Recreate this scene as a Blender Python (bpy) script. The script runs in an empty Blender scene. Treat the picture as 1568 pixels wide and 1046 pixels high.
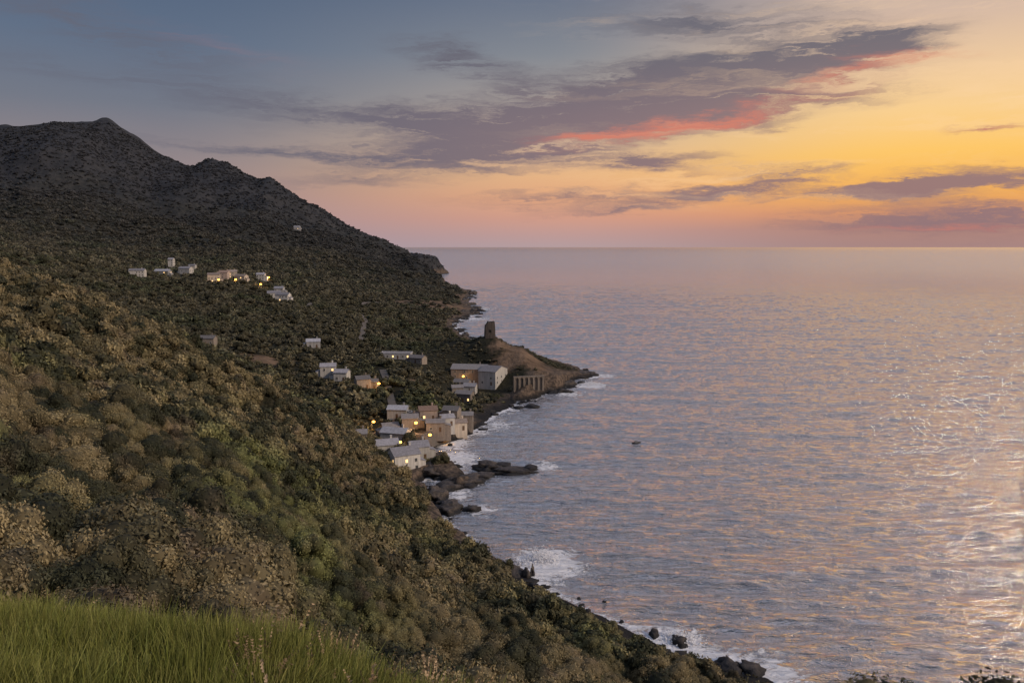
import bpy, math, numpy as np
from mathutils import Vector
rng=np.random.default_rng(7)
S=bpy.context.scene
S.view_settings.view_transform='Standard'; S.view_settings.look='None'; S.view_settings.exposure=0
CAMZ=85.0; F=1220.0; P=math.atan(144.5/F); cp,sp=math.cos(P),math.sin(P)
# ---- survey helpers: bearings taken from the viewpoint -> world positions
def ray(u,v):
    a=(u-784)/F; b=(522.5-v)/F
    return np.array([a,cp+b*sp,-sp+b*cp])
def W(u,v,Y):
    d=ray(u,v); t=Y/d[1]; return np.array([d[0]*t,Y,CAMZ+d[2]*t])
def sea_pt(u,v):
    d=ray(u,v); t=-CAMZ/d[2]; return (d[0]*t,d[1]*t)
def uY(u,Y): return ((u-784)/F*Y*1.005,Y)
def azel(u,v):
    d=ray(u,v); d=d/np.linalg.norm(d)
    return math.degrees(math.atan2(d[0],d[1])), math.degrees(math.asin(d[2]))
def lin(c,k=1.0):
    o=[]
    for x in c:
        x=x/255.0; o.append((x/12.92 if x<=.04045 else ((x+.055)/1.055)**2.4)*k)
    return (o[0],o[1],o[2],1)
# ---- numpy noise
TAB=rng.random((8,256,256))
def vn(x,y,s=0):
    T=TAB[s%8]; xi=np.floor(x).astype(np.int64); yi=np.floor(y).astype(np.int64)
    fx=x-xi; fy=y-yi; fx=fx*fx*(3-2*fx); fy=fy*fy*(3-2*fy)
    x0=xi&255;x1=(xi+1)&255;y0=yi&255;y1=(yi+1)&255
    return (T[x0,y0]*(1-fx)+T[x1,y0]*fx)*(1-fy)+(T[x0,y1]*(1-fx)+T[x1,y1]*fx)*fy
def fbm(x,y,o=4,s=0):
    r=0;a=1;n=0
    for i in range(o):
        r=r+a*(vn(x+13.7*i,y+7.3*i,s+i)-.5); n+=a; a*=.5; x,y=(x*1.6+y*1.2),(y*1.6-x*1.2)
    return 2*r/n
def sst(a,b,x):
    t=np.clip((x-a)/(b-a),0,1); return t*t*(3-2*t)
# ---- coast outline
coast=[sea_pt(*p) for p in [(1172,1036),(1120,1030),(1065,1012),(1035,1000),(1000,985),(960,966),(925,945),(880,924),(845,908),(815,902),(808,884),(775,868),(735,850),(712,828),(692,812),(680,796),(668,778),(656,760),(640,742),(655,730),(700,748),(725,740),(700,722),(668,705),(655,690),(668,682),(700,672),(728,662),(732,650),(745,640),(765,628),(800,614),(830,604),(858,596),(872,584),(900,577),(890,568)]]
coast+=[uY(860,565),uY(820,590),uY(770,625),uY(725,690),uY(700,780)]
coast+=[sea_pt(*p) for p in [(690,497),(700,490),(716,483),(722,476),(712,468),(704,460),(718,453)]]
coast+=[uY(u,Y) for u,Y in [(705,1550),(690,1720),(672,1900),(655,2150),(650,2400),(687,2560),(683,2680),(640,2750),(560,3300)]]
coast+=[(-2000,5500),(-6000,9000),(-20000,20000),(-20000,-20000),(2500,-6000),(500,-600),(230,-120),(140,-10),(98,60),(70,108)]
PC=np.array(coast)
def sdist(x,y):
    d2=np.full(x.shape,1e18); ins=np.zeros(x.shape,bool)
    n=len(PC)
    for i in range(n):
        ax,ay=PC[i]; bx,by=PC[(i+1)%n]; ex,ey=bx-ax,by-ay
        t=np.clip(((x-ax)*ex+(y-ay)*ey)/(ex*ex+ey*ey),0,1)
        d2=np.minimum(d2,(x-ax-t*ex)**2+(y-ay-t*ey)**2)
        c=((ay>y)!=(by>y))
        if ay!=by: ins^=c&(x<(ex)*(y-ay)/(ey)+ax)
    return np.where(ins,1,-1)*np.sqrt(d2)
# ---- terrain controls
A=[(-150,340,225),(0,407,230),(130,459,232),(260,514,235),(400,592,240),(530,684,246),(610,738,250),
(0,500,170),(0,600,120),(0,700,86),(0,800,62),(0,900,40),(200,560,175),(200,650,125),(200,750,90),(200,850,63),(200,930,42),
(400,650,185),(400,730,140),(400,820,100),(400,920,70),(400,1000,52),(520,745,210),(600,810,205),(600,910,140),(600,1010,100),(700,900,175),(800,985,150),(800,1060,118),
(900,1000,160),(900,1060,135),(1000,1055,150),
(0,392,650),(0,372,1000),(0,335,1500),(0,265,2200),(0,190,2900),(80,190,2950),(165,184,3000),(165,440,600),(165,405,850),(165,360,1400),(165,300,1900),(165,240,2500),
(210,421,830),(345,430,830),(430,457,760),(300,455,680),(250,480,540),(330,510,490),(320,526,450),(400,547,430),(480,530,480),(503,574,420),(555,592,400),(450,590,390),
(600,544,500),(555,502,600),(500,472,720),(620,660,335),(600,690,318),(560,660,340),(560,624,370),(655,620,380),(700,645,350),(640,572,430),
(210,213,3000),(260,243,2950),(295,257,2900),(318,246,2900),(350,254,2850),(395,280,2700),(412,274,2700),(450,304,2600),(500,327,2500),(560,361,2350),(600,385,2200),(650,415,1900),(700,444,1550),
(400,350,1900),(300,335,1800),(450,370,1700),(500,388,1500),(400,400,1150),(300,390,1250),(450,430,950),(560,423,1350),(600,442,1200),(650,433,1500),(560,445,1050),(230,300,2300),(330,300,2400),(420,320,2300),(500,350,2100),
(600,470,950),(620,480,850),(660,472,1000),(680,456,1200),(600,500,700),(640,528,620),(680,522,680),
(735,517,520),(750,516,520),(765,518,520),(700,520,530),(660,534,525),(800,534,505),(840,562,490),(735,584,475),(780,594,455),(700,560,490),(760,548,490)]
ctl=[W(*a) for a in A]
for Y in (130,105,80,60,42,30,20,13):
    for u in (560,700,850,1000,1200,1450):
        if Y>=105 and u<900: continue
        v=(1095 if u<800 else 1140) if Y>60 else (1110+ (60-Y)*.6 if u<800 else 1170+(60-Y)*1.2)
        ctl.append(W(u,v,Y))
for u,z,Y in [(0,64,300),(130,50,310),(260,40,310),(400,25,310),(530,12,310),(-150,80,300),(0,250,4500),(165,250,4500),(310,200,4500),(500,100,4000),(-400,650,3000),(-400,350,1500),(-400,160,600),(-400,120,250),
              (750,13,575),(790,11,560),(705,12,600),(835,8,535),(770,19,540),(730,19,548)]:
    x,y=uY(u,Y); ctl.append(np.array([x,y,z]))
for c in [(0,0,82.9),(0,6,81.1),(3,6,80.5),(-3.2,6,81.88),(-2,6.5,81.4),(-4.2,6,81.9),(-6,7,81.7),(-4,9,79.6),(-7,12,76.8),(-10,20,72.5),(-2,12,75.5),(-60,20,96),(60,-60,70),(0,-60,112),(-60,-40,125),(-60,0,105),(-100,100,90),(0,-10,85),(-8,-2,84.5),(-2,3,82.6),(2000,-3000,400),(-3000,-1000,500),(0,-1500,450)]:
    ctl.append(np.array(c,float))
C=np.array(ctl)
def q_of(x,y):
    r=np.hypot(x,y)+1e-6; L=np.log(1+r/10); return L*x/r,L*y/r
cqx,cqy=q_of(C[:,0],C[:,1]); c2=.04**2
Phi=np.sqrt((cqx[:,None]-cqx)**2+(cqy[:,None]-cqy)**2+c2)
wt=np.linalg.solve(Phi+1e-6*np.eye(len(C)),C[:,2])
G=900; R0=7.6; ax=np.linspace(-R0,R0,G); gx,gy=np.meshgrid(ax,ax,indexing='ij')
ZG=np.zeros_like(gx)
for i in range(len(C)): ZG+=wt[i]*np.sqrt((gx-cqx[i])**2+(gy-cqy[i])**2+c2)
def base_h(x,y):
    qx,qy=q_of(x,y); fx=np.clip((qx+R0)/(2*R0)*(G-1),0,G-1.001); fy=np.clip((qy+R0)/(2*R0)*(G-1),0,G-1.001)
    i=fx.astype(int); j=fy.astype(int); fx-=i; fy-=j
    return (ZG[i,j]*(1-fx)+ZG[i+1,j]*fx)*(1-fy)+(ZG[i,j+1]*(1-fx)+ZG[i+1,j+1]*fx)*fy
def coast_d(x,y):
    r=np.hypot(x,y); d=sdist(x,y)
    return d+fbm(x/14,y/14,4,1)*np.clip(r*.012,1.2,9)+fbm(x/4,y/4,2,5)*.8
tx,ty,tz=W(750,515,520)
def H(x,y,d=None):
    x=np.asarray(x,float); y=np.asarray(y,float)
    if d is None: d=coast_d(x,y)
    r=np.hypot(x,y); z=base_h(x,y)
    hm=1-np.exp(-((x-tx)**2+(y-ty+20)**2)/85**2)
    rid=1-np.abs(fbm(x/420,y/420,4,2))*2.2
    z=z+sst(1000,2000,r)*((rid-.55)*58*(1-.7*sst(2300,2800,r))+fbm(x/90,y/90,4,3)*10)
    z=z+hm*(sst(280,700,r)*fbm(x/110,y/110,3,4)*5)+(.3+.7*hm)*sst(25,120,r)*(fbm(x/22,y/22,4,5)*1.8)
    # gullies running down the near slope
    s_=(-.565*x+.825*y); gl_=np.abs(fbm(s_/34+.3*fbm(x/40,y/40,2,1),(.825*x+.565*y)/150,3,7))
    z=z-sst(40,120,r)*(1-sst(300,420,r))*(.35-gl_)*9
    z=z+fbm(x/5,y/5,3,6)*.25*sst(5,20,r)
    kc=.62+.7*sst(215,300,r)+.5*(1-sst(45,100,r))
    cap=.3+kc*np.clip(d,0,None)+np.clip(d*.9,0,2.2)+fbm(x/7,y/7,4,0)*np.clip(d,0,6)*.5
    lo=np.minimum(.25*d+.1,2.5)
    zl=np.maximum(np.minimum(z,cap),lo)
    return np.where(d>0,zl,np.maximum(d*.6,-14))
def pick(u,v,tmin=120,tmax=5000):
    d=ray(u,v); t=np.geomspace(tmin,tmax,5000)
    h=H(d[0]*t,d[1]*t); hit=np.where(CAMZ+d[2]*t<np.maximum(h,0))[0]
    k=t[hit[0]] if len(hit) else 2500.
    return np.array([d[0]*k,d[1]*k,max(CAMZ+d[2]*k,0)])
def h1(x,y): return float(H(np.array([x]),np.array([y]))[0])
# ---- mesh helper
def mesh_from(name,V,Fq,mat=None,smooth=False,attrs=None,parent=None,link=True):
    me=bpy.data.meshes.new(name); V=np.asarray(V,np.float32)
    if isinstance(Fq,np.ndarray):
        nf,k=Fq.shape
        me.vertices.add(len(V)); me.vertices.foreach_set('co',V.ravel())
        me.loops.add(nf*k); me.loops.foreach_set('vertex_index',Fq.astype(np.int32).ravel())
        me.polygons.add(nf); me.polygons.foreach_set('loop_start',np.arange(0,nf*k,k,dtype=np.int32))
        me.update(calc_edges=True)
    else:
        me.from_pydata([tuple(map(float,v)) for v in V],[],[tuple(map(int,f)) for f in Fq])
    if smooth: me.polygons.foreach_set('use_smooth',np.ones(len(me.polygons),bool))
    for n,a in (attrs or {}).items():
        at=me.attributes.new(n,'FLOAT','POINT'); at.data.foreach_set('value',np.asarray(a,np.float32))
    if mat: me.materials.append(mat)
    ob=bpy.data.objects.new(name,me)
    if link: S.collection.objects.link(ob)
    if parent: ob.parent=parent
    return ob
# ---- node helper
class NT:
    def __init__(s,nt): s.t=nt; nt.nodes.clear()
    def n(s,ty,**k):
        nd=s.t.nodes.new(ty)
        for a,b in k.items(): setattr(nd,a,b)
        return nd
    def l(s,a,b): s.t.links.new(a,b)
    def setin(s,nd,i,v):
        if v is None: return
        if isinstance(v,bpy.types.NodeSocket): s.l(v,nd.inputs[i])
        else: nd.inputs[i].default_value=v
    def m(s,op,a,b=None,c=None,clamp=False):
        nd=s.n('ShaderNodeMath',operation=op,use_clamp=clamp)
        for i,v in enumerate((a,b,c)): s.setin(nd,i,v)
        return nd.outputs[0]
    def mix(s,f,a,b,bt='MIX'):
        nd=s.n('ShaderNodeMix',data_type='RGBA',blend_type=bt)
        s.setin(nd,0,f); s.setin(nd,6,a); s.setin(nd,7,b); return nd.outputs[2]
    def noise(s,vec,scale,detail=4,rough=.55,dist=0):
        nd=s.n('ShaderNodeTexNoise'); s.setin(nd,'Vector',vec)
        nd.inputs['Scale'].default_value=scale; nd.inputs['Detail'].default_value=detail
        nd.inputs['Roughness'].default_value=rough; nd.inputs['Distortion'].default_value=dist
        return nd.outputs[0]
    def mapr(s,v,a,b,c=0.,d=1.):
        nd=s.n('ShaderNodeMapRange',interpolation_type='SMOOTHSTEP'); s.setin(nd,0,v)
        for i,k in enumerate((a,b,c,d)): nd.inputs[1+i].default_value=k
        return nd.outputs[0]
    def vmul(s,v,t):
        nd=s.n('ShaderNodeVectorMath',operation='MULTIPLY'); s.l(v,nd.inputs[0]); nd.inputs[1].default_value=t; return nd.outputs[0]
    def comb(s,x,y,z=0.):
        nd=s.n('ShaderNodeCombineXYZ')
        for i,v in enumerate((x,y,z)): s.setin(nd,i,v)
        return nd.outputs[0]
def newmat(name):
    m=bpy.data.materials.new(name); m.use_nodes=True; return m,NT(m.node_tree)
def finish(N,col,rough=.85,spec=.2,bump=None,bs=.5,bd=.1,emit=None,es=0):
    p=N.n('ShaderNodeBsdfPrincipled'); N.setin(p,'Base Color',col); N.setin(p,'Roughness',rough)
    p.inputs['Specular IOR Level'].default_value=spec
    if bump is not None:
        b=N.n('ShaderNodeBump'); b.inputs['Strength'].default_value=bs; b.inputs['Distance'].default_value=bd
        N.l(bump,b.inputs['Height']); N.l(b.outputs[0],p.inputs['Normal'])
    if emit: p.inputs['Emission Color'].default_value=emit; p.inputs['Emission Strength'].default_value=es
    o=N.n('ShaderNodeOutputMaterial'); N.l(p.outputs[0],o.inputs[0]); return p
def simple(name,c,rough=.8,ns=2.,amt=.25,spec=.2,emit=None,es=0,vary=0):
    m,N=newmat(name); g=N.n('ShaderNodeNewGeometry')
    n=N.noise(g.outputs['Position'],ns,4)
    col=N.mix(n,tuple(x*(1-amt) for x in c)+(1,),tuple(min(1,x*(1+amt)) for x in c)+(1,))
    if vary:
        oi=N.n('ShaderNodeObjectInfo'); st_=N.noise(N.vmul(g.outputs['Position'],(1.2,1.2,.15)),1.,4)
        k=N.m('MULTIPLY',N.mapr(oi.outputs['Random'],0,1,1-vary,1.05),N.mapr(st_,.35,.65,.8,1.05)); col=N.mix(1.,col,N.comb(k,k,k),'MULTIPLY')
    finish(N,col,rough,spec,n,.3,.05,emit,es); return m
def far_fac(N,pos):
    ln=N.n('ShaderNodeVectorMath',operation='LENGTH'); N.l(pos,ln.inputs[0])
    return ln.outputs['Value']
def foliage(name,kd=1.0,green=0.0):
    m,N=newmat(name); g=N.n('ShaderNodeNewGeometry'); pos=g.outputs['Position']
    oi=N.n('ShaderNodeObjectInfo')
    big=N.mapr(N.noise(pos,.018,3),.46,.68)
    med=N.noise(pos,.12,2)
    a=(.122,.098,.054,1); b=(.088,.092,.036,1); c=(.044,.048,.029,1)
    col=N.mix(big,a,b)
    col=N.mix(N.mapr(oi.outputs['Random'],.2,1.),col,c)
    col=N.mix(N.mapr(med,.54,.74,0,.6),col,(.125,.092,.066,1))
    if green: col=N.mix(green,col,(.07,.105,.03,1))
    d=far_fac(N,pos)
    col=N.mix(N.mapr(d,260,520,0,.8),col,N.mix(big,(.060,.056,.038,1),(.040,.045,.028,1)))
    col=N.mix(N.mapr(d,700,2500,0,.94),col,(.036,.038,.046,1))  # aerial haze painted into the base colour: bluer with distance
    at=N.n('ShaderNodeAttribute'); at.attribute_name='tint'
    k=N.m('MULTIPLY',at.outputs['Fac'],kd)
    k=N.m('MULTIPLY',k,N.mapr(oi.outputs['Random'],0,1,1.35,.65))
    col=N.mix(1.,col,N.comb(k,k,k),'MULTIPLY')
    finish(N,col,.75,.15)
    return m
# ================= WORLD =================
wd=bpy.data.worlds.new('World'); S.world=wd; wd.use_nodes=True; N=NT(wd.node_tree)
tc=N.n('ShaderNodeTexCoord'); sx=N.n('ShaderNodeSeparateXYZ'); N.l(tc.outputs['Generated'],sx.inputs[0])
DEG=180/math.pi
az=N.m('MULTIPLY',N.m('ARCTAN2',sx.outputs[0],sx.outputs[1]),DEG)
el=N.m('MULTIPLY',N.m('ARCSINE',sx.outputs[2]),DEG)
def ramp(stops):
    r=N.n('ShaderNodeValToRGB'); N.l(N.m('DIVIDE',el,60.,clamp=True),r.inputs[0]); e=r.color_ramp.elements
    while len(e)>1: e.remove(e[-1])
    for i,(d,c) in enumerate(stops):
        x=e[0] if i==0 else e.new(d/60.)
        x.position=d/60.; x.color=lin(c)
    return r.outputs[0]
ZEN=(148,156,180)
left=ramp([(0,(160,146,158)),(2,(166,144,148)),(4,(158,138,138)),(6,(142,132,136)),(9,(116,121,134)),(13,(97,112,134)),(17,(84,101,126)),(26,(90,104,132)),(45,ZEN)])
mid=ramp([(0,(180,156,158)),(.8,(190,154,150)),(2,(210,156,136)),(3.4,(228,168,128)),(5,(232,182,134)),(7,(214,182,152)),(10,(168,158,152)),(13,(134,138,146)),(17,(104,115,135)),(26,(104,112,134)),(45,ZEN)])
right=ramp([(0,(168,134,130)),(1.2,(178,134,122)),(2.2,(218,150,106)),(3.6,(246,178,90)),(6,(254,200,106)),(8.5,(250,208,144)),(11,(238,202,160)),(14,(214,186,166)),(17,(180,166,162)),(26,(130,130,148)),(45,ZEN)])
aze=N.m('SUBTRACT',40.,N.m('ABSOLUTE',N.m('SUBTRACT',az,40.)))
sky=N.mix(N.mapr(aze,-24,6),left,mid); sky=N.mix(N.mapr(aze,2,27),sky,right)
wv=N.comb(N.m('MULTIPLY',az,.09),N.m('MULTIPLY',el,.45),0.)
w1=N.noise(wv,1.3,3,.6); wv2=N.n('ShaderNodeVectorMath',operation='ADD'); N.l(wv,wv2.inputs[0]); wv2.inputs[1].default_value=(7.3,4.1,2.); w2=N.noise(wv2.outputs[0],1.6,6,.66)
aw=N.m('MULTIPLY_ADD',N.m('SUBTRACT',w1,.5),8.,az); ew=N.m('MULTIPLY_ADD',N.m('SUBTRACT',w2,.5),3.2,el)
cv=N.comb(aw,ew,0.)
def blobs(lst):
    tot=None
    for u,v,hw,hh,tilt,s in lst:
        a0,e0=azel(u,v); mp=N.n('ShaderNodeMapping',vector_type='TEXTURE'); N.l(cv,mp.inputs[0])
        mp.inputs['Location'].default_value=(a0,e0,0); mp.inputs['Rotation'].default_value=(0,0,math.radians(tilt)); mp.inputs['Scale'].default_value=(hw*.047,hh*.047,1)
        g=N.n('ShaderNodeTexGradient',gradient_type='SPHERICAL'); N.l(mp.outputs[0],g.inputs[0])
        tot=N.m('MULTIPLY_ADD',g.outputs[1],s,tot if tot is not None else 0.)
    return tot
dark=blobs([(1270,90,220,34,8,2.3),(1040,112,340,38,4,2.0),(980,160,460,46,4,2.1),(850,200,400,42,3,2.0),(1130,178,260,30,5,1.4),(700,92,150,32,-12,1.6),(740,240,280,34,2,1.5),
 (980,252,170,20,2,2.0),(1130,290,130,15,4,2.1),(1200,266,120,16,-3,1.6),(1330,294,200,14,2,2.0),(1480,276,210,28,5,2.1),(1500,334,340,30,0,1.9),(900,300,280,18,2,1.3),(960,318,190,14,4,1.4),
 (430,232,300,14,-2,1.4),(600,180,380,34,0,1.0),(150,40,340,44,-14,1.0),(1110,36,300,38,-4,1.4),(300,140,500,30,-4,.8),(1530,195,60,9,0,1.3),(600,270,300,20,3,.9)])
st=N.noise(N.comb(N.m('MULTIPLY',aw,.13),N.m('MULTIPLY',ew,1.7),3.),1.,6,.64)
dn=N.m('MULTIPLY',dark,N.mapr(st,.28,.62,.25,1.3))
dens=N.mapr(dn,.0,1.8,0,.93)
ccl=N.mix(N.mapr(az,-25,30),lin((100,101,116)),lin((146,118,122)))
hi=N.mix(N.mapr(el,7,14),ccl,lin((103,102,114)))
sky2=N.mix(dens,sky,hi)
red=blobs([(985,203,210,20,6,1.7),(1130,182,190,16,8,1.1),(1300,112,150,14,9,1.2),(1380,85,110,16,-3,1.),(870,214,120,12,0,.9),(1530,195,60,8,0,1.1),(1450,345,230,9,0,.8),(330,70,200,24,-12,.3),(1230,150,230,14,8,.6)])
sky3=N.mix(N.mapr(N.m('MULTIPLY',red,N.mapr(st,.3,.62,.3,1.25)),.0,1.8,0,.75),sky2,lin((226,132,106)))
br=N.m('MULTIPLY',N.mapr(N.noise(N.comb(N.m('MULTIPLY',aw,.05),N.m('MULTIPLY',ew,.7),9.),1.,4,.6),.5,.75),N.m('MULTIPLY',N.mapr(aze,-5,20),N.mapr(el,1.5,5)))
sky3=N.mix(N.m('MULTIPLY',br,N.mapr(el,19,14,0,.45)),sky3,lin((255,216,170)))
nis=N.n('ShaderNodeTexSky',sky_type='NISHITA'); nis.sun_disc=False; nis.sun_elevation=math.radians(4); nis.sun_rotation=math.radians(60)
addn=N.n('ShaderNodeMix',data_type='RGBA',blend_type='ADD'); N.l(N.mapr(el,24,50,0,.06),addn.inputs[0]); N.l(sky3,addn.inputs[6]); N.l(nis.outputs[0],addn.inputs[7])
bg=N.n('ShaderNodeBackground'); N.l(addn.outputs[2],bg.inputs[0]); bg.inputs[1].default_value=1.0
o=N.n('ShaderNodeOutputWorld'); N.l(bg.outputs[0],o.inputs[0])
sl=bpy.data.lights.new('fill_light','SUN'); sl.energy=2.3; sl.angle=math.radians(8); sl.color=(1,.80,.60)  # added warm fill to brighten the land; the real sun has set
so=bpy.data.objects.new('fill_light',sl); S.collection.objects.link(so)
saz,sel=math.radians(114),math.radians(28)
dv=Vector((math.sin(saz)*math.cos(sel),math.cos(saz)*math.cos(sel),math.sin(sel)))
so.rotation_euler=dv.to_track_quat('Z','Y').to_euler(); so.location=(300,200,300)
# ================= TERRAIN =================
def polar(th,rr):
    T,R=np.meshgrid(th,rr,indexing='ij'); return R*np.sin(T),R*np.cos(T)
th=np.radians(np.concatenate([np.linspace(-180,-42,70,endpoint=False),np.linspace(-42,28,1050,endpoint=False),np.linspace(28,180,80)]))
rr=np.concatenate([np.geomspace(.4,60,150,endpoint=False),np.geomspace(60,3600,900,endpoint=False),np.geomspace(3600,14000,40)])
X,Y=polar(th,rr); D=coast_d(X,Y); Z=H(X,Y,D)
bares=[(pick(825,558),24,.8),(pick(800,545),24,.8),(pick(785,533),16,.75),(pick(765,528),12,.6),(pick(660,500,500),80,.5),(pick(690,470,500),110,.6),(pick(590,480,500),50,.3),(pick(395,548,300),15,.9),(pick(640,585,300),12,.4)]
def bare_f(x,y):
    b=np.zeros(x.shape)
    for c,r,s in bares: b=np.maximum(b,s*np.exp(-((x-c[0])**2+(y-c[1])**2)/r**2))
    return b
def grid_faces(nt,nr):
    i,j=np.meshgrid(np.arange(nt-1),np.arange(nr-1),indexing='ij'); a=(i*nr+j).ravel()
    return np.stack([a,a+1,a+nr+1,a+nr],1)
Fq=grid_faces(len(th),len(rr)); d_=D.ravel()
Fq=Fq[d_[Fq].max(1)>-45]
tm,N=newmat('terrain'); g=N.n('ShaderNodeNewGeometry'); pos=g.outputs['Position']
ac=N.n('ShaderNodeAttribute'); ac.attribute_name='coast'; ab=N.n('ShaderNodeAttribute'); ab.attribute_name='bare'
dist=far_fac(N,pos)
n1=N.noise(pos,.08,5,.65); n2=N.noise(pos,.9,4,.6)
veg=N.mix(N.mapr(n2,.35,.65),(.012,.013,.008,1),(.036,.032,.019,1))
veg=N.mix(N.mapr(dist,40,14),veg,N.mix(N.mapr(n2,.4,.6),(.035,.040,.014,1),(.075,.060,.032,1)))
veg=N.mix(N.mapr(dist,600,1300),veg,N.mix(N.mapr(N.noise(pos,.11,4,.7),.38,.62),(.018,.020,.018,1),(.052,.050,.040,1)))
veg=N.mix(N.mapr(dist,1200,2900,0,.9),veg,N.mix(N.mapr(N.noise(pos,.03,5,.7),.35,.65),(.024,.026,.032,1),(.050,.050,.056,1)))  # far slopes turn blue-grey: distance haze put into the colour
earth=N.mix(N.mapr(n1,.35,.65),(.10,.065,.042,1),(.20,.135,.09,1))
col=N.mix(N.mapr(N.m('ADD',ab.outputs['Fac'],N.m('MULTIPLY',N.m('SUBTRACT',n1,.5),1.6)),.25,.7),veg,earth)
rock=N.mix(N.mapr(N.noise(pos,.5,6,.7),.35,.68),(.036,.030,.027,1),(.17,.125,.095,1))
wet=N.n('ShaderNodeSeparateXYZ'); N.l(pos,wet.inputs[0])
rock=N.mix(N.mapr(wet.outputs[2],.8,3.2),(.020,.019,.020,1),rock)
cr=N.m('ADD',ac.outputs['Fac'],N.m('MULTIPLY',N.m('SUBTRACT',n1,.5),22.))
col=N.mix(N.mapr(cr,13,6),col,rock)
hb=N.m('ADD',N.noise(pos,.35,6,.7),N.m('MULTIPLY',N.noise(pos,.06,4,.65),3.))
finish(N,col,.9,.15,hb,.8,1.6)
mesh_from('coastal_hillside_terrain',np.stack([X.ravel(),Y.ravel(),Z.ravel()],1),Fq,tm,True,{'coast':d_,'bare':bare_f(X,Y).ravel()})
# ================= SEA =================
th=np.radians(np.concatenate([np.linspace(-180,-22,40,endpoint=False),np.linspace(-22,38,1100,endpoint=False),np.linspace(38,180,50)]))
rr=np.concatenate([np.geomspace(60,130,20,endpoint=False),np.geomspace(130,3000,1200,endpoint=False),np.geomspace(3000,250000,80)])
X,Y=polar(th,rr); R=np.hypot(X,Y); D=coast_d(X,Y)
fade=1-sst(900,2600,R)
sw=np.zeros_like(X)
for i,(wl,am,dg) in enumerate([(26,.28,5),(15,.19,-9),(9.5,.14,12),(6.3,.11,-14),(4.2,.07,18),(38,.24,-3)]):
    k=2*math.pi/wl; a=math.radians(dg); ph=k*(X*math.sin(a)+Y*math.cos(a))+5*fbm(X/70,Y/40,3,i)+i
    sw+=am*(1-2*np.abs(np.sin(ph/2)))*(.2+1.5*vn(X/30,Y/18,i)) if wl<16 else am*np.sin(ph)*(.3+1.4*vn(X/60,Y/40,i))
sw+=fbm(X/7,Y/2.6,3,3)*.32
Z=sw*fade*np.clip(-D/10,.25,1)
foam=np.exp(-np.abs(D+1)/np.clip(R*.018,3.2,14))*(.50+.8*vn(X/18,Y/18,2)**1.3)
for u,v,rad,s in [(838,862,11,1.2),(872,868,8,.8),(800,856,6,.75),(1030,985,10,1.05),(1080,1015,10,1.05),(1000,975,9,.9),(700,700,13,1.05),(690,678,13,1.05),(725,660,11,.95),(905,590,13,1.05),(870,602,14,.8),(760,650,13,.8),(735,780,8,.85),(835,712,9,.85),(735,472,40,.75),(725,488,30,.85),(700,755,10,.8),(925,575,14,.85),(1180,1030,10,.95),(1140,1020,9,.9),(820,895,8,.85),(940,955,8,.8),(700,822,6,.7)]:
    c=sea_pt(u,v); foam=np.maximum(foam,s*np.exp(-((X-c[0])**2+((Y-c[1])/1.3)**2)/rad**2))
Fq=grid_faces(len(th),len(rr)); d_=D.ravel(); Fq=Fq[d_[Fq].min(1)<25]
sm,N=newmat('sea_water'); g=N.n('ShaderNodeNewGeometry'); pos=g.outputs['Position']; dist=far_fac(N,pos)
w_a=N.noise(N.vmul(pos,(.15,.50,.2)),1.,5,.64,.5); w_b=N.noise(N.vmul(pos,(.8,1.9,1.)),1.,3,.6); w_c=N.noise(N.vmul(pos,(.006,.05,.05)),1.,5,.65)
hgt=N.m('ADD',N.m('MULTIPLY',w_a,2.5),N.m('MULTIPLY',w_b,.32)); hgt=N.m('ADD',hgt,N.m('MULTIPLY',w_c,N.mapr(dist,250,3000,3.,20.)))
af=N.n('ShaderNodeAttribute'); af.attribute_name='foam'
fn=N.noise(N.vmul(pos,(.30,.5,.4)),1.,7,.75,.8)
ff=N.mapr(N.m('ADD',af.outputs['Fac'],N.m('MULTIPLY',N.m('SUBTRACT',fn,.5),2.4)),.50,.85)
bump=N.n('ShaderNodeBump'); N.l(N.mapr(dist,3000,40000,.9,.4),bump.inputs['Strength']); bump.inputs['Distance'].default_value=1.; N.l(hgt,bump.inputs['Height'])
dif=N.n('ShaderNodeBsdfDiffuse'); N.l(N.mix(ff,N.mix(N.mapr(dist,200,2500),(.014,.027,.046,1),(.050,.046,.054,1)),(.78,.78,.82,1)),dif.inputs[0]); N.l(bump.outputs[0],dif.inputs['Normal'])  # far water blends to pinkish grey: horizon haze painted into the diffuse colour
gl=N.n('ShaderNodeBsdfGlossy'); N.l(bump.outputs[0],gl.inputs['Normal']); N.l(N.mapr(dist,200,4000,.08,.22),gl.inputs['Roughness']); gl.inputs[0].default_value=(.98,.91,.86,1)
fr=N.n('ShaderNodeFresnel'); fr.inputs[0].default_value=1.44; N.l(bump.outputs[0],fr.inputs['Normal'])
fac=N.m('MULTIPLY',fr.outputs[0],N.m('SUBTRACT',1.,ff))
ms=N.n('ShaderNodeMixShader'); N.l(fac,ms.inputs[0]); N.l(dif.outputs[0],ms.inputs[1]); N.l(gl.outputs[0],ms.inputs[2])
o=N.n('ShaderNodeOutputMaterial'); N.l(ms.outputs[0],o.inputs[0])
mesh_from('sea',np.stack([X.ravel(),Y.ravel(),Z.ravel()],1),Fq,sm,True,{'foam':foam.ravel()})
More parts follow.
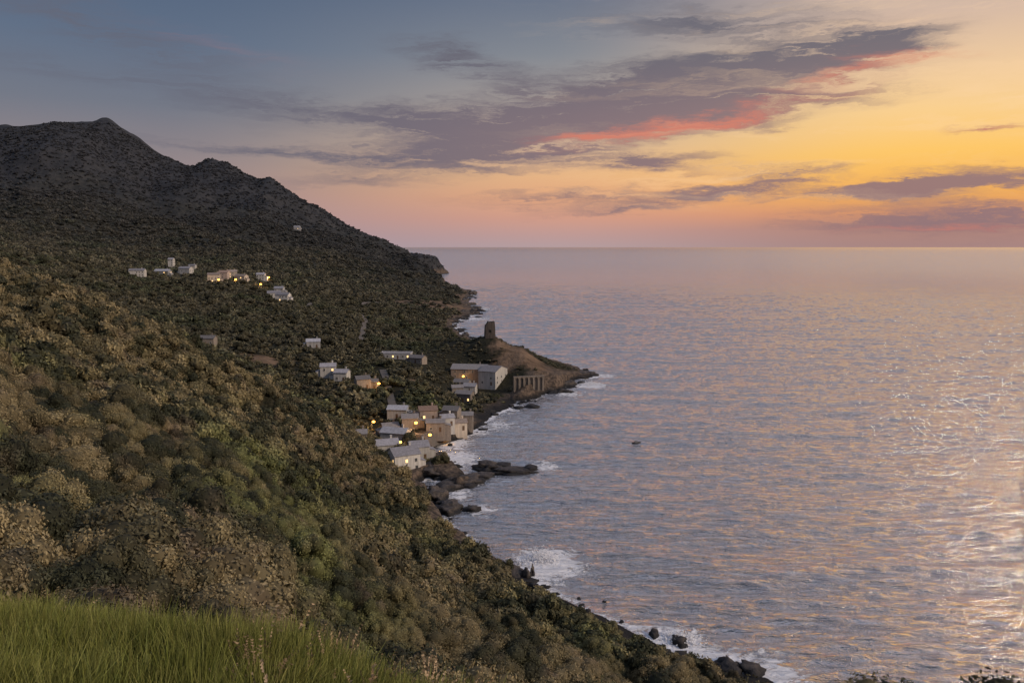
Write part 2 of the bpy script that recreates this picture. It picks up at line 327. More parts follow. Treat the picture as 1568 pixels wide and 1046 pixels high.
# ================= PLANT MESHES =================
import bmesh
def ico(sub):
    b=bmesh.new(); bmesh.ops.create_icosphere(b,subdivisions=sub,radius=1.); V=np.array([v.co[:] for v in b.verts]); Fc=np.array([[v.index for v in f.verts] for f in b.faces]); b.free(); return V,Fc
ICO={i:ico(i) for i in (1,2,3,4)}
def n3(V,k,seed):
    return fbm(V[:,0]*k+seed*3.1+V[:,2]*.7*k,V[:,1]*k-seed*1.7+V[:,2]*.9*k,3,seed)
def bush(name,nl,nleaf,ls,isub,mat,seed,flat=.85,trunk=False):
    r=np.random.default_rng(seed); cs=[];rs=[]
    for i in range(nl):
        a=r.random()*6.283; q=math.sqrt(r.random())*.75; h=(1-q*q)*flat*(.5+.5*r.random())
        cs.append((q*math.cos(a),q*math.sin(a),h)); rs.append(.20+.2*r.random())
    cs=np.array(cs+[(0,0,.25)]); rs=np.array(rs+[.6])
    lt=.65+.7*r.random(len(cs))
    off=0;Vs=[];Fs=[];T=[]
    if trunk: cs[:,2]+=.7
    z0=.7 if trunk else 0
    for c,q,l_ in zip(cs,rs,lt):
        V,Fc=ICO[isub]; V=V*(q*.90*(1+.25*n3(V,1.7,seed))[:,None])+c; V[:,2]=np.maximum(V[:,2],-.15)
        Vs.append(V); Fs.append(Fc+off); off+=len(V); T.append(((.18 if nleaf else .40)+ (.55 if nleaf>1000 else .8)*np.clip(V[:,2]-z0,0,1))*l_)  # core dark, crown lighter: inner shade and top light put into the tint
    tris=np.concatenate(Fs); VV=np.concatenate(Vs); TT=np.concatenate(T)
    if nleaf:
        k=r.integers(0,len(cs),nleaf*2); n=r.normal(size=(nleaf*2,3)); n/=np.linalg.norm(n,axis=1)[:,None]
        p=cs[k]+n*(rs[k]*(.88+.34*r.random(nleaf*2)))[:,None]
        dd=np.linalg.norm(p[:,None]-cs[None],axis=2)/rs[None]; ok=(dd.min(1)>.86)&(p[:,2]>z0); p=p[ok][:nleaf]; n=n[ok][:nleaf]; k=k[ok][:nleaf]
        m=len(p); nn=n+r.normal(size=(m,3))*.5; nn/=np.linalg.norm(nn,axis=1)[:,None]
        t1=np.cross(nn,r.normal(size=(m,3))); t1/=np.linalg.norm(t1,axis=1)[:,None]; t2=np.cross(nn,t1)
        s=(ls*(.6+.8*r.random(m)))[:,None]
        q4=np.stack([p-t1*s,p-t2*s*.5,p+t1*s,p+t2*s*.5],1).reshape(-1,3)
        idx=np.arange(m)[:,None]*4+off
        tris=np.concatenate([tris,idx+np.array([0,1,2]),idx+np.array([0,2,3])]); VV=np.concatenate([VV,q4])
        tv=(.35+.7*r.random(m)+.75*np.clip(p[:,2]-z0,0,1))*lt[k]; TT=np.concatenate([TT,np.repeat(tv,4)]); off+=m*4  # random leaf tone, plus painted top light that rises with height
    if trunk:
        a=np.linspace(0,6.283,7)[:-1]; tv=[]
        for z,q in [(-.4,.09),(.4,.06),(.9,.04)]:
            tv+= [(q*math.cos(x)+.03*z,q*math.sin(x),z) for x in a]
        ti=[]
        for l in range(2):
            for i in range(6):
                b0=l*6+i;b1=l*6+(i+1)%6; ti+=[(b0,b1,b1+6),(b0,b1+6,b0+6)]
        VV=np.concatenate([VV,np.array(tv)]); tris=np.concatenate([tris,np.array(ti)+off]); TT=np.concatenate([TT,np.full(18,.2)])
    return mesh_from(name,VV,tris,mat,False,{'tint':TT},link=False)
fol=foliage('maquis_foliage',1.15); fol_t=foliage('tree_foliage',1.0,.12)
def coll(name,obs):
    c=bpy.data.collections.new(name)
    for o in obs: c.objects.link(o)
    return c
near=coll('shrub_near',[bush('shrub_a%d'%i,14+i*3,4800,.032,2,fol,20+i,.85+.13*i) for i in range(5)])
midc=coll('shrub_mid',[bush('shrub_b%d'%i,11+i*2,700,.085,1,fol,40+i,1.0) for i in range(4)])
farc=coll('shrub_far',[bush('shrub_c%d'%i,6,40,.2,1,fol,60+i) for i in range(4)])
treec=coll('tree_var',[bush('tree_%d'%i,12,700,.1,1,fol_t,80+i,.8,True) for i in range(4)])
def scatter(name,P3,sc,colc,nv,tilt=.15):
    n=len(P3); me=bpy.data.meshes.new(name); me.vertices.add(n); me.vertices.foreach_set('co',np.asarray(P3,np.float32).ravel())
    a=me.attributes.new('sc','FLOAT_VECTOR','POINT'); a.data.foreach_set('vector',np.asarray(sc,np.float32).ravel())
    rot=np.stack([rng.normal(size=n)*tilt,rng.normal(size=n)*tilt,rng.random(n)*6.283],1)
    a=me.attributes.new('rt','FLOAT_VECTOR','POINT'); a.data.foreach_set('vector',rot.astype(np.float32).ravel())
    a=me.attributes.new('ix','INT','POINT'); a.data.foreach_set('value',rng.integers(0,nv,n).astype(np.int32))
    ob=bpy.data.objects.new(name,me); S.collection.objects.link(ob)
    ng=bpy.data.node_groups.new(name+'_gn','GeometryNodeTree')
    ng.interface.new_socket('Geometry',in_out='INPUT',socket_type='NodeSocketGeometry'); ng.interface.new_socket('Geometry',in_out='OUTPUT',socket_type='NodeSocketGeometry')
    gi=ng.nodes.new('NodeGroupInput'); go=ng.nodes.new('NodeGroupOutput'); ci=ng.nodes.new('GeometryNodeCollectionInfo'); ip=ng.nodes.new('GeometryNodeInstanceOnPoints')
    ci.inputs['Collection'].default_value=colc; ci.inputs['Separate Children'].default_value=True; ci.inputs['Reset Children'].default_value=True
    def na(nm,dt):
        x=ng.nodes.new('GeometryNodeInputNamedAttribute'); x.data_type=dt; x.inputs['Name'].default_value=nm
        return [q for q in x.outputs if q.enabled][0]
    L=ng.links.new; L(gi.outputs[0],ip.inputs['Points']); L(ci.outputs[0],ip.inputs['Instance']); ip.inputs['Pick Instance'].default_value=True
    L(na('ix','INT'),ip.inputs['Instance Index']); L(na('rt','FLOAT_VECTOR'),ip.inputs['Rotation']); L(na('sc','FLOAT_VECTOR'),ip.inputs['Scale']); L(ip.outputs[0],go.inputs[0])
    md=ob.modifiers.new('scatter','NODES'); md.node_group=ng; return ob
# ---- houses & clear zones
HS=[ # u,v,w,d,h,rot,kind
(588,695,11,7,4.5,20,'w'),(618,718,10,9,6.5,28,'w'),(641,700,7,7,5,20,'w'),(606,676,11,7,4.5,-15,'g'),(550,675,6,5,3.5,10,'s'),(628,652,7,6,4,8,'s'),(655,641,8,6,4.5,14,'p'),(610,638,9,6,4,-6,'g'),
(692,641,7,6,4.5,-14,'s'),(667,659,8,5,4,5,'s'),(702,657,7,5,3.5,16,'l'),(716,647,5,5,4,0,'s'),(712,614,9,6,4.5,-20,'s'),(720,602,7,6,4.5,-10,'w'),(700,603,6,5,4,12,'s'),
(503,577,8,6,6,10,'w'),(524,582,7,6,4.5,-8,'w'),(555,594,7,6,5,24,'s'),(570,595,6,5,4,0,'s'),(607,548,19,7,3.2,-4,'g'),(480,532,8,6,4,12,'g'),(318,528,9,6,4,0,'s'),(640,555,9,6,3.2,-25,'s'),
(211,423,15,8,6,8,'w'),(250,423,16,8,6,-5,'g'),(285,420,14,8,7,-12,'w'),(328,432,12,8,8,14,'l'),(344,430,10,9,9,-4,'p'),(356,424,10,8,6,20,'l'),(370,431,12,8,6,-14,'l'),(400,428,9,7,6,0,'w'),(420,458,12,8,6,16,'w'),(434,461,12,8,6,-8,'w'),(428,450,9,7,6,0,'g'),(295,414,8,6,6,0,'w'),(455,351,14,8,6,0,'g'),(597,664,7,6,3.6,24,'s'),(684,650,6,5,3.6,20,'w')]
pk=[pick(h[0],h[1],262) for h in HS]
tower_p=np.array([tx,ty,h1(tx,ty)]); conv=pick(720,585,400); hall=pick(755,586,400)
clear=[(p[0],p[1],h[2]*.62) for p,h in zip(pk,HS)]+[(tower_p[0],tower_p[1],7),(tower_p[0],tower_p[1]-9,6),(conv[0],conv[1],12),(conv[0],conv[1]-8,10),(conv[0]+9,conv[1]-4,12),(hall[0],hall[1],11),(hall[0],hall[1]-10,10)]
aw_=pick(810,588,400); clear+=[(aw_[0]+k,aw_[1]-4,7) for k in (-10,-4,3,10)]
clear+=[(p[0],p[1]-h[3]*.8-2,h[2]*.5) for p,h in zip(pk,HS)]
roads=[[(586,566),(592,585),(596,600),(600,618),(610,630)],[(553,520),(556,505),(560,490),(548,478)],[(560,664),(590,658),(625,664),(650,668),(690,668)],[(470,470),(500,462),(540,468),(590,462)]]
rp=[[pick(u,v,300) for u,v in r] for r in roads]
for r in rp:
    for a,b in zip(r[:-1],r[1:]):
        n=max(2,int(np.linalg.norm(b-a)/6))
        for k in range(n): q=a+(b-a)*k/n; clear.append((q[0],q[1],4.0))
def sample(n,t0,t1,r0,r1):
    t=np.radians(t0+(t1-t0)*rng.random(n)); r=np.sqrt(r0**2+(r1**2-r0**2)*rng.random(n))
    x=r*np.sin(t);y=r*np.cos(t); d=coast_d(x,y); bb=bare_f(x,y)
    ok=(d>3+np.minimum(r*.02,7)*rng.random(n)**.5*1.6)&(bb+.35*(rng.random(n)-.5)<.42)
    x,y,d,r=x[ok],y[ok],d[ok],r[ok]
    ok=np.ones(len(x),bool)
    for cx,cy,cr_ in clear: ok&=(x-cx)**2+(y-cy)**2>cr_**2
    x,y,d,r=x[ok],y[ok],d[ok],r[ok]; return x,y,H(x,y,d),r,d
def do(name,n,t0,t1,r0,r1,s0,s1,cc,nv,hs=(.7,1.15),sink=.15,nohead=False):
    x,y,z,r,d=sample(n,t0,t1,r0,r1); hd=np.hypot(x-tx-10,y-ty+20)<75
    if nohead: k=~hd; x,y,z,r,d,hd=x[k],y[k],z[k],r[k],d[k],hd[k]
    m=len(x)
    s=s0+(s1-s0)*rng.random(m)**2
    s*=.6+.85*vn(x/9,y/9,3)
    s*=np.clip(.45+d/22,.45,1)*np.where(hd,.5,1)
    s*=np.clip(r/45,.35,1)
    sc=np.stack([s*(.85+.3*rng.random(m)),s*(.85+.3*rng.random(m)),s*(hs[0]+(hs[1]-hs[0])*rng.random(m))],1)
    return scatter(name,np.stack([x,y,z-sink*s],1),sc,cc,nv)
do('maquis_shrubs',1300,-44,20,12,30,.9,1.8,near,5)
do('maquis_shrubs',5200,-44,36,28,150,1.3,4.0,near,5,hs=(.75,1.3))
do('maquis_shrubs',5000,-44,36,28,150,.6,1.2,near,5)
do('maquis_shrubs',15000,-44,20,150,330,1.3,4.0,midc,4,hs=(.75,1.3))
do('maquis_shrubs',33000,-42,8,330,900,1.6,4.2,farc,4)
do('maquis_shrubs',36000,-40,2,900,2000,2.4,6,farc,4)
do('maquis_shrubs',16000,-40,-2,2000,3200,3.0,6,farc,4)
do('valley_trees',1400,-36,-4,380,900,1.6,3.2,treec,4,hs=(.8,1.15),sink=0,nohead=True)
# ---- grass in the foreground
def tuft(name,nb,h,w,mat,seed,heads=False):
    r=np.random.default_rng(seed);V=[];Fc=[];T=[]
    for i in range(nb):
        a=r.random()*6.283; b=r.random()*.16; le=(.05+.5*r.random())*h; hh=h*(.5+.6*r.random()); ca,sa=math.cos(a),math.sin(a); x0,y0=b*ca,b*sa; ww=w*(.6+.8*r.random()); t=.4+.7*r.random(); o=len(V)
        pa=r.random()*3.14; wx,wy=math.cos(pa)*ww,math.sin(pa)*ww
        for k in range(4):
            f=k/3; q=(1-f*.9); px,py,pz=x0+ca*le*f*f,y0+sa*le*f*f,hh*f
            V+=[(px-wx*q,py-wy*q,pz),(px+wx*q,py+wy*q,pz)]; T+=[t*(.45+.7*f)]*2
        for k in range(3): Fc.append((o+2*k,o+2*k+1,o+2*k+3,o+2*k+2))
        if heads:
            for k in range(9):
                o=len(V); f=.62+.045*k; px,py,pz=x0+ca*le*f*f,y0+sa*le*f*f,hh*f; s=.010*(1.2-.08*k); e=r.normal(size=3)*s*.8
                V+=[(px,py,pz),(px+s+e[0],py+e[1],pz+s),(px+e[0],py+s+e[1],pz+2.4*s),(px-s,py-e[1],pz+s)]; T+=[t]*4; Fc.append((o,o+1,o+2,o+3))
    return mesh_from(name,V,Fc,mat,False,{'tint':T},link=False)
def grassmat(name,c1,c2):
    m,N=newmat(name); oi=N.n('ShaderNodeObjectInfo'); at=N.n('ShaderNodeAttribute'); at.attribute_name='tint'
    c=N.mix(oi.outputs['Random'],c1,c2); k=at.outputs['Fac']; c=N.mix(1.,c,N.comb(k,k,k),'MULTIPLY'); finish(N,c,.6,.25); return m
gm=grassmat('green_grass',(.17,.20,.04,1),(.29,.28,.08,1)); dm=grassmat('dry_grass',(.42,.29,.17,1),(.52,.39,.26,1))
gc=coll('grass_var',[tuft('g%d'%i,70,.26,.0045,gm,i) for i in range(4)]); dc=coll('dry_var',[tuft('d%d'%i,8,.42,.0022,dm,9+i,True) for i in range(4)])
def near_pts(n,x0,x1,y0,y1,pw):
    x=x0+(x1-x0)*rng.random(n); y=y0+(y1-y0)*rng.random(n); ok=pw(x,y)>rng.random(n); x,y=x[ok],y[ok]; return np.stack([x,y,H(x,y)-.02],1)
P3=near_pts(11000,-7,1.2,3,7.8,lambda x,y:np.where(x/y<-.2,1,.5)*np.clip(2.2*vn(x*.9,y*.9,1)+.15,0,1))
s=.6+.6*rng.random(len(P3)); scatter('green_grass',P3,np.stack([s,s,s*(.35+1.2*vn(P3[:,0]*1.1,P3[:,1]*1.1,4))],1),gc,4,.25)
P3=near_pts(520,-7,1.4,3.5,7.8,lambda x,y:np.where(x/y>-.38,.8,.08))
s=.6+.6*rng.random(len(P3)); scatter('dry_grass_stalks',P3,np.stack([s,s,s],1),dc,4,.25)
# ================= ROCKS =================
rm,N=newmat('coastal_rock'); g=N.n('ShaderNodeNewGeometry'); pos=g.outputs['Position']; sz=N.n('ShaderNodeSeparateXYZ'); N.l(pos,sz.inputs[0])
a=N.noise(pos,.6,6,.7); c=N.mix(N.mapr(a,.35,.65),(.026,.023,.024,1),(.10,.082,.072,1)); c=N.mix(N.mapr(sz.outputs[2],.4,2.),(.012,.012,.015,1),c)
finish(N,c,.6,.3,N.noise(pos,1.2,6,.7),.8,.5)
def rocks(name,specs,seed):
    r=np.random.default_rng(seed);Vs=[];Fs=[];off=0
    for i,(x,y,sx_,sy_,h) in enumerate(specs):
        V,Fc=ICO[4 if max(sx_,sy_)>5 else 3]; V=V.copy(); f=1+.55*n3(V,1.6,i+seed)+.3*n3(V,4.5,i+3)
        V=V*f[:,None]; V[:,2]=np.sign(V[:,2])*np.abs(V[:,2])**.7; V=np.round(V*5+.3*r.normal(size=3))/5*.35+V*.65
        a=r.random()*.8-.2; X_=V[:,0]*sx_;Y_=V[:,1]*sy_
        Vs.append(np.stack([x+X_*math.cos(a)-Y_*math.sin(a),y+X_*math.sin(a)+Y_*math.cos(a),V[:,2]*h-.25*h],1)); Fs.append(Fc+off); off+=len(V)
    return mesh_from(name,np.concatenate(Vs),np.concatenate(Fs),rm,False)
def rs(u,v,wpx,dep,h):
    x,y=sea_pt(u,v); return (x,y,wpx/F*y/2,dep,h)
rocks('rock_spit',[rs(790,722,70,5,2.2),(rs(750,716,45,4,3)),rs(812,716,30,3,1.5),rs(705,738,90,7,3.0),rs(665,725,50,8,5),rs(735,730,40,4,2),rs(770,712,24,2.5,1.6),rs(685,748,40,5,3)],3)
rocks('shore_rocks',[rs(690,780,50,6,3.5),rs(722,780,26,3,2),rs(668,762,40,6,5),rs(805,886,12,1.6,3.5),rs(790,880,30,4,3.0),rs(815,880,7,1,3.2),rs(1040,984,26,2.5,2),rs(1150,1026,40,3,2.2),rs(1120,1024,30,3,2)],5)
rocks('headland_rocks',[rs(880,574,40,9,3.5),rs(898,572,26,6,2.5),rs(862,600,26,4,2),rs(868,590,34,6,3.5),rs(850,582,40,8,6),rs(815,622,22,3,1.5),rs(838,598,30,5,3),rs(795,624,18,3,1.3)],8)
sp_=[]
for i in range(len(PC)-12):
    a,b=PC[i],PC[i+1]; L=np.hypot(*(b-a)); dist_=np.hypot(*a)
    if dist_>1500: continue
    for k in range(int(max(3,min(18,L/2.6)))):
        q=a+(b-a)*rng.random()+rng.normal(size=2)*2.4*max(1,dist_/350); s=(.5+2.0*rng.random()**3)*max(1,dist_/400); sp_.append((q[0],q[1],s*(.8+rng.random()),s,s*(.5+.6*rng.random())))
rocks('shoreline_boulders',sp_,12)
def splash(name,u,v,n,w,h,seed):
    r=np.random.default_rng(seed); x,y=sea_pt(u,v); V,Fc=ICO[1]; Vs=[];Fs=[]
    for i in range(n):
        a=r.normal()*w; q=r.normal()*w*.5; z=abs(r.normal())*h*math.exp(-(a/w)**2*.5); s=.05+.16*r.random()**2
        Vs.append(V*s*r.uniform(.6,1.4,3)+(x+a,y+q,z)); Fs.append(Fc+i*len(V))
    return mesh_from(name,np.concatenate(Vs),np.concatenate(Fs),wm,False)
wm=simple('sea_foam',(.80,.80,.83),.6,2,.05)
splash('breaking_wave_spray',830,858,2200,3.2,1.3,1); splash('breaking_wave_spray',1040,980,900,2.2,.7,2); splash('breaking_wave_spray',905,588,600,4,1.0,3)
# ================= BUILDINGS =================
MW={'w':simple('white_render',(.60,.57,.54),.85,1.,.1,vary=.3),'g':simple('grey_render',(.40,.39,.39),.85,1.,.15,vary=.25),'s':simple('stone_wall',(.27,.23,.20),.9,2.5,.4,vary=.3),'p':simple('pink_render',(.46,.36,.31),.85,1.,.15,vary=.2),'l':simple('cream_render',(.54,.46,.38),.85,1,.15,vary=.25)}
MR={'w':simple('slate_roof',(.32,.31,.34),.8,3,.25,vary=.4),'g':simple('grey_roof',(.38,.38,.42),.8,3,.2,vary=.3),'s':simple('stone_roof',(.24,.225,.23),.85,3,.3,vary=.4),'p':simple('tile_roof',(.30,.21,.17),.85,3,.3,vary=.3),'l':simple('tile_roof_pale',(.32,.26,.23),.85,3,.3,vary=.3)}
mg=simple('window_glass',(.03,.035,.045),.15,1,.1,.6); mfr=simple('window_frame',(.46,.44,.41),.6,2,.1); mdoor=simple('door_wood',(.13,.08,.05),.7,3,.3); mlit=simple('lit_window',(.8,.5,.25),.5,1,.1,.2,(1,.62,.25,1),2.0)
def box(V,Fc,x0,x1,y0,y1,z0,z1):
    o=len(V); V+=[(x0,y0,z0),(x1,y0,z0),(x1,y1,z0),(x0,y1,z0),(x0,y0,z1),(x1,y0,z1),(x1,y1,z1),(x0,y1,z1)]
    Fc+=[tuple(o+i for i in f) for f in [(0,3,2,1),(4,5,6,7),(0,1,5,4),(1,2,6,5),(2,3,7,6),(3,0,4,7)]]
def empty(name,loc,rz):
    e=bpy.data.objects.new(name,None); e.location=loc; e.rotation_euler=(0,0,rz); S.collection.objects.link(e); return e
def house(name,loc,w,d,h,rot,kind,flat=False,rh=None,lit=0.,chim=True,wsp=2.8):
    e=empty(name,loc,math.radians(rot)); r=np.random.default_rng(int(abs(loc[0]*7+loc[1]*3)))
    rh=rh or min(w,d)*.24; V=[];Fc=[]; x,y=w/2,d/2
    V=[(-x,-y,-4),(x,-y,-4),(x,y,-4),(-x,y,-4),(-x,-y,h),(x,-y,h),(x,y,h),(-x,y,h)]; Fc=[(0,1,5,4),(2,3,7,6)]
    if flat: Fc+=[(1,2,6,5),(3,0,4,7),(4,5,6,7)]
    else: V+=[(-x,0,h+rh),(x,0,h+rh)]; Fc+=[(1,2,6,9,5),(3,0,4,8,7)]
    if not flat and w>=7 and chim:
        sd=1 if r.random()<.5 else -1; xa,xb=(x-.01,x+2.6) if sd>0 else (-x-2.6,-x+.01); o=len(V); ya,yb=-y*.75,y*.45; hh=min(h*.62,3.2)
        zi,zo=(hh+.7,hh) if sd>0 else (hh,hh+.7)
        V+=[(xa,ya,-4),(xb,ya,-4),(xb,yb,-4),(xa,yb,-4),(xa,ya,zi),(xb,ya,zo),(xb,yb,zo),(xa,yb,zi)]; Fc+=[tuple(o+i for i in f) for f in [(0,1,5,4),(1,2,6,5),(2,3,7,6),(3,0,4,7)]]
        wing=[(xa,ya-.2,zi+.02),(xb+(.2 if sd>0 else 0),ya-.2,zo+.02),(xb+(.2 if sd>0 else 0),yb+.2,zo+.02),(xa,yb+.2,zi+.02)]
        wing+= [(a_,b_,c_+.15) for a_,b_,c_ in wing]
    else: wing=None
    mesh_from('walls',V,Fc,MW[kind],parent=e)
    if wing: mesh_from('wing_roof',wing,[(3,2,1,0),(4,5,6,7),(0,1,5,4),(1,2,6,5),(2,3,7,6),(3,0,4,7)],MR[kind],parent=e)
    V=[];Fc=[]
    if flat:
        box(V,Fc,-x-.15,x+.15,-y-.15,-y+.15,h-.1,h+.7); box(V,Fc,-x-.15,x+.15,y-.15,y+.15,h-.1,h+.7); box(V,Fc,-x-.15,-x+.15,-y+.152,y-.152,h-.1,h+.7); box(V,Fc,x-.15,x+.15,-y+.152,y-.152,h-.1,h+.7)
    else:
        o=.35; sl=rh/y; t=.18
        for s in (-1,1):
            b=len(V); V+=[(-x-o,s*(y+o),h-o*sl+.02),(x+o,s*(y+o),h-o*sl+.02),(x+o,0,h+rh+.02),(-x-o,0,h+rh+.02)]; V+=[(a_,b_,c_+t) for a_,b_,c_ in V[b:b+4]]
            Fc+=[tuple(b+i for i in f) for f in [(0,1,2,3),(4,5,6,7),(0,1,5,4),(1,2,6,5),(3,0,4,7)]]
    mesh_from('roof',V,Fc,MR[kind],parent=e)
    Vg,Fg,Vf,Ff,Vl,Fl=[],[],[],[],[],[]
    fl=max(1,int(h//2.7))
    for side in range(4):
        L=w if side%2==0 else d; nw=max(1,int(L//wsp))
        for k in range(fl):
            for i in range(nw):
                if side==0 and k==0 and i==nw//2: continue
                if r.random()<.2: continue
                if wing and k==0 and side in (1,3): continue
                c=-L/2+(i+.5)*L/nw+r.normal()*.15; zc=1.55+k*2.75
                if zc+.7>h: continue
                tv,tf=(Vl,Fl) if r.random()<lit else (Vg,Fg)
                def put(V_,F_,a0,a1,z0,z1,pr):
                    if side==0: box(V_,F_,a0,a1,-y-pr,-y+.05,z0,z1)
                    elif side==2: box(V_,F_,a0,a1,y-.05,y+pr,z0,z1)
                    elif side==1: box(V_,F_,x-.05,x+pr,a0,a1,z0,z1)
                    else: box(V_,F_,-x-pr,-x+.05,a0,a1,z0,z1)
                put(tv,tf,c-.45,c+.45,zc-.6,zc+.6,.02)
                put(Vf,Ff,c-.57,c-.452,zc-.6,zc+.6,.07); put(Vf,Ff,c+.452,c+.57,zc-.6,zc+.6,.07); put(Vf,Ff,c-.62,c+.62,zc-.74,zc-.602,.12); put(Vf,Ff,c-.57,c+.57,zc+.602,zc+.70,.07); put(Vf,Ff,c-.03,c+.03,zc-.598,zc+.598,.045)
    if Vg: mesh_from('windows',Vg,Fg,mg,parent=e)
    if Vl: mesh_from('lit_windows',Vl,Fl,mlit,parent=e)
    if Vf: mesh_from('window_frames',Vf,Ff,mfr,parent=e)
    V=[];Fc=[]; nw=max(1,int(w//wsp)); c=-w/2+(nw//2+.5)*w/nw; box(V,Fc,c-.5,c+.5,-y-.05,-y+.05,0,2.1); mesh_from('door',V,Fc,mdoor,parent=e)
    if chim and not flat:
        V=[];Fc=[]; cx=x*.55; box(V,Fc,cx-.35,cx+.35,.4,1.1,h,h+rh+1.1); box(V,Fc,cx-.45,cx+.45,.3,1.2,h+rh+1.102,h+rh+1.25); mesh_from('chimney',V,Fc,MW[kind],parent=e)
    return e
nm={'w':'white_house','g':'grey_house','s':'stone_house','p':'pink_house','l':'cream_house'}
for p,hh in zip(pk,HS):
    u,v,w,d,h,rot,k=hh; house(nm[k],(p[0],p[1],p[2]),w,d,h,rot,k,flat=(k=='g' and w>17),lit=.16 if (u>600 and v>640) else .12)
house('church_bell_tower',tuple(pick(263,411,500)),6,6,11,0,'w',rh=1.8,chim=False)
house('convent_building',tuple(conv+(0,2,0)),21,13,8.5,-8,'s',rh=2.2,lit=.05,wsp=4.2)
house('convent_hall',tuple(hall),11,17,8,-24,'w',rh=2.4,lit=.05,chim=False,wsp=4.5)
house('convent_annex',tuple(pick(708,594,400)),9,6,4,-15,'s')
e=empty('stone_arcade_wall',tuple(aw_+(0,0,0)),math.radians(14)); V=[];Fc=[]
for i in range(7): box(V,Fc,-9+i*2.8,-8.1+i*2.8,-.5,.5,-4,4.2)
box(V,Fc,-9.1,8.9,.502,.9,-4,4.2)
for i in range(6):
    x0=-8.1+i*2.8; pts=[(x0+.95-.95*math.cos(a),3+.95*math.sin(a)) for a in np.linspace(0,math.pi,9)]
    for (xa,za),(xb,zb) in zip(pts[:-1],pts[1:]):
        o=len(V); V+=[(xa,-.5,za),(xb,-.5,zb),(xb,-.5,4.2),(xa,-.5,4.2),(xa,.5,za),(xb,.5,zb),(xb,.5,4.2),(xa,.5,4.2)]; Fc+=[tuple(o+k for k in f) for f in [(0,1,2,3),(5,4,7,6),(0,4,5,1)]]
box(V,Fc,-9.2,9,-.65,1.0,4.203,4.8); mesh_from('arches',V,Fc,MW['s'],parent=e)
a_n=32; V=[];Fc=[]; r=np.random.default_rng(4); top=[]
for i in range(a_n):
    t=2*math.pi*i/a_n; cx,cy=math.cos(t),math.sin(t); top.append(10.6+.35*r.normal()-(2.4 if cx<-.55 else 0)-(1.2 if cx<-.9 else 0)-(1.2 if cx>.9 else 0))
def ring(rad):
    for f in np.linspace(0,1,9):
        for i in range(a_n):
            t=2*math.pi*i/a_n; z=-3+(top[i]+3)*f; q=(rad-.045*z)*(1+.02*r.normal()); s=1/max(abs(math.cos(t)),abs(math.sin(t)))**.8
            V.append((q*s*math.cos(t)*.92,q*s*math.sin(t)*.92,z))
ring(3.9); ring(2.7)
for w_ in range(2):
    o=w_*9*a_n
    for l in range(8):
        for i in range(a_n): Fc.append((o+l*a_n+i,o+l*a_n+(i+1)%a_n,o+(l+1)*a_n+(i+1)%a_n,o+(l+1)*a_n+i))
for i in range(a_n): a=8*a_n+i;b=8*a_n+(i+1)%a_n; Fc.append((a,b,b+9*a_n,a+9*a_n))
e=empty('ruined_watchtower',tuple(tower_p),.15); mesh_from('stone_shell',V,Fc,simple('tower_stone',(.075,.063,.058),.95,1.5,.5),parent=e)
V=[];Fc=[]; box(V,Fc,-.5,.5,-3.75,-3.1,4,5.6); mesh_from('doorway',V,Fc,simple('dark_opening',(.012,.012,.012),.9),parent=e)
rdm=simple('road_asphalt',(.12,.105,.095),.9,.8,.2)
for r_ in rp:
    P_=[]; 
    for a,b in zip(r_[:-1],r_[1:]):
        for k in range(12): P_.append(a+(b-a)*k/12)
    P_=np.array(P_); T_=np.gradient(P_,axis=0)[:,:2]; T_/=np.linalg.norm(T_,axis=1)[:,None]+1e-9; Nn=np.stack([-T_[:,1],T_[:,0]],1)
    rows=[P_[:,:2]+Nn*o for o in (-1.8,-.9,0,.9,1.8)]; V=[];Fc=[]
    for row in rows:
        hz=np.maximum(H(row[:,0],row[:,1]),.5)+.25
        V+=[(x,y,z) for (x,y),z in zip(row,hz)]
    n=len(P_)
    for j in range(4):
        for i in range(n-1): Fc.append((j*n+i,j*n+i+1,(j+1)*n+i+1,(j+1)*n+i))
    mesh_from('village_road',V,Fc,rdm,True)
ml,N=newmat('lamp_glow'); em=N.n('ShaderNodeEmission'); em.inputs[0].default_value=(1,.42,.06,1); em.inputs[1].default_value=9; o=N.n('ShaderNodeOutputMaterial'); N.l(em.outputs[0],o.inputs[0])
mp_=simple('lamp_metal',(.08,.08,.08),.5)
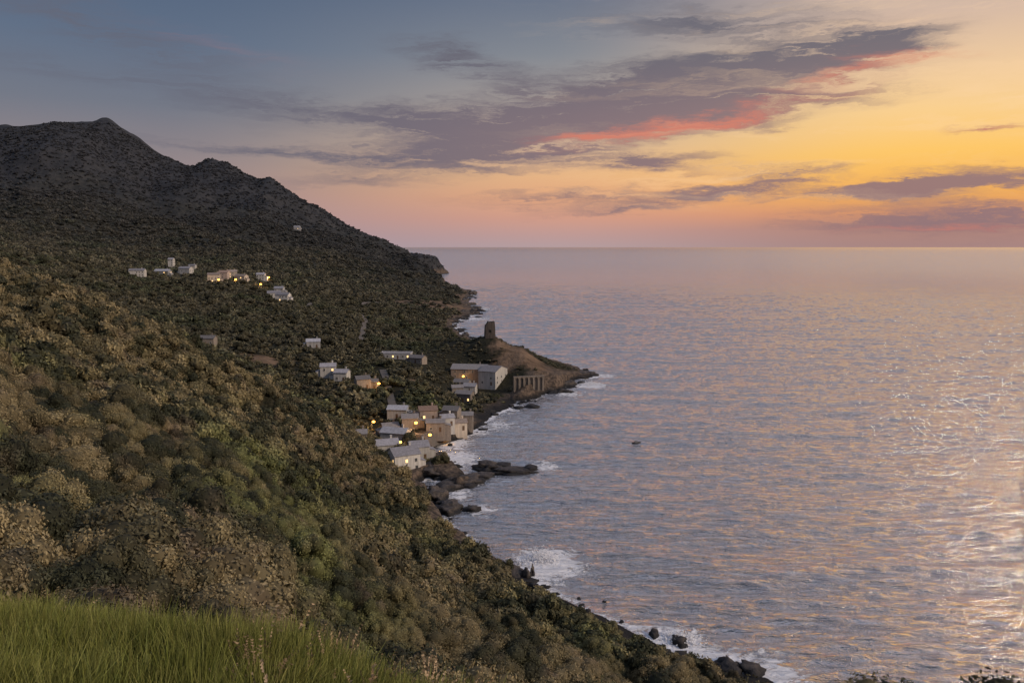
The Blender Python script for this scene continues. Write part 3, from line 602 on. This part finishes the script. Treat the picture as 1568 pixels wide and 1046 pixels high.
for u,v,pw in [(580,598,1300),(572,657,1300),(636,660,1300),(684,663,400),(708,585,600),(400,441,1800),(336,434,1400),(362,434,1400),(412,430,900),(657,674,250),(612,688,300),(740,588,500)]:
    p=pick(u,v,262)+(0,-4,0); e=empty('street_lamp',(p[0],p[1],max(h1(p[0],p[1]),.3)),0); V=[];Fc=[]
    for i in range(8):
        t=i*math.pi/4; V+=[(.09*math.cos(t),.09*math.sin(t),-.5),(.05*math.cos(t),.05*math.sin(t),5.0)]
    for i in range(8): a=2*i;b=2*((i+1)%8); Fc.append((a,b,b+1,a+1))
    box(V,Fc,-.04,.8,-.04,.04,5.0,5.08); box(V,Fc,.5,1.1,-.2,.2,5.082,5.2); mesh_from('pole',V,Fc,mp_,parent=e)
    Vb,Fb=ICO[2]; k=.7 if p[1]<600 else 1.1; mesh_from('lantern',Vb*np.array([k,k,k*.7])+(.8,0,5.0-k*.6),Fb,ml,True,parent=e)
    L=bpy.data.lights.new('lamp_light','POINT'); L.energy=pw; L.color=(1,.52,.18); L.shadow_soft_size=.3; lo=bpy.data.objects.new('lamp_light',L); lo.location=(.8,-1.4,3.6); lo.parent=e; S.collection.objects.link(lo)
bx,by=sea_pt(974,679); e=empty('fishing_boat',(bx,by,.1),math.radians(8)); V=[];Fc=[]; st_=[(-1.9,.55,.55),(-1,.75,.5),(0,.8,.5),(1,.6,.6),(1.7,.25,.75),(2.1,.02,.85)]
for x,b,h in st_: V+=[(x,-b,h),(x,-b*.7,-.2),(x,b*.7,-.2),(x,b,h),(x,b*.85,h-.03),(x,b*.6,.15),(x,-b*.6,.15),(x,-b*.85,h-.03)]
for i in range(5):
    for k in range(8): a=i*8+k;b=i*8+(k+1)%8; Fc.append((a,b,b+8,a+8))
Fc.append(tuple(range(8))); mesh_from('hull',V,Fc,simple('boat_paint',(.06,.06,.07),.5),parent=e)
V=[];Fc=[]; box(V,Fc,-.6,.5,-.4,.4,.16,1.3); box(V,Fc,-.75,.65,-.5,.5,1.303,1.4); mesh_from('cabin',V,Fc,simple('boat_cabin',(.2,.2,.22),.5),parent=e)
cd=bpy.data.cameras.new('camera'); cd.lens=28.01; cd.sensor_width=36; cd.clip_start=.1; cd.clip_end=400000
co=bpy.data.objects.new('camera',cd); co.location=(0,0,CAMZ); co.rotation_euler=(math.pi/2-P,0,0); S.collection.objects.link(co); S.camera=co
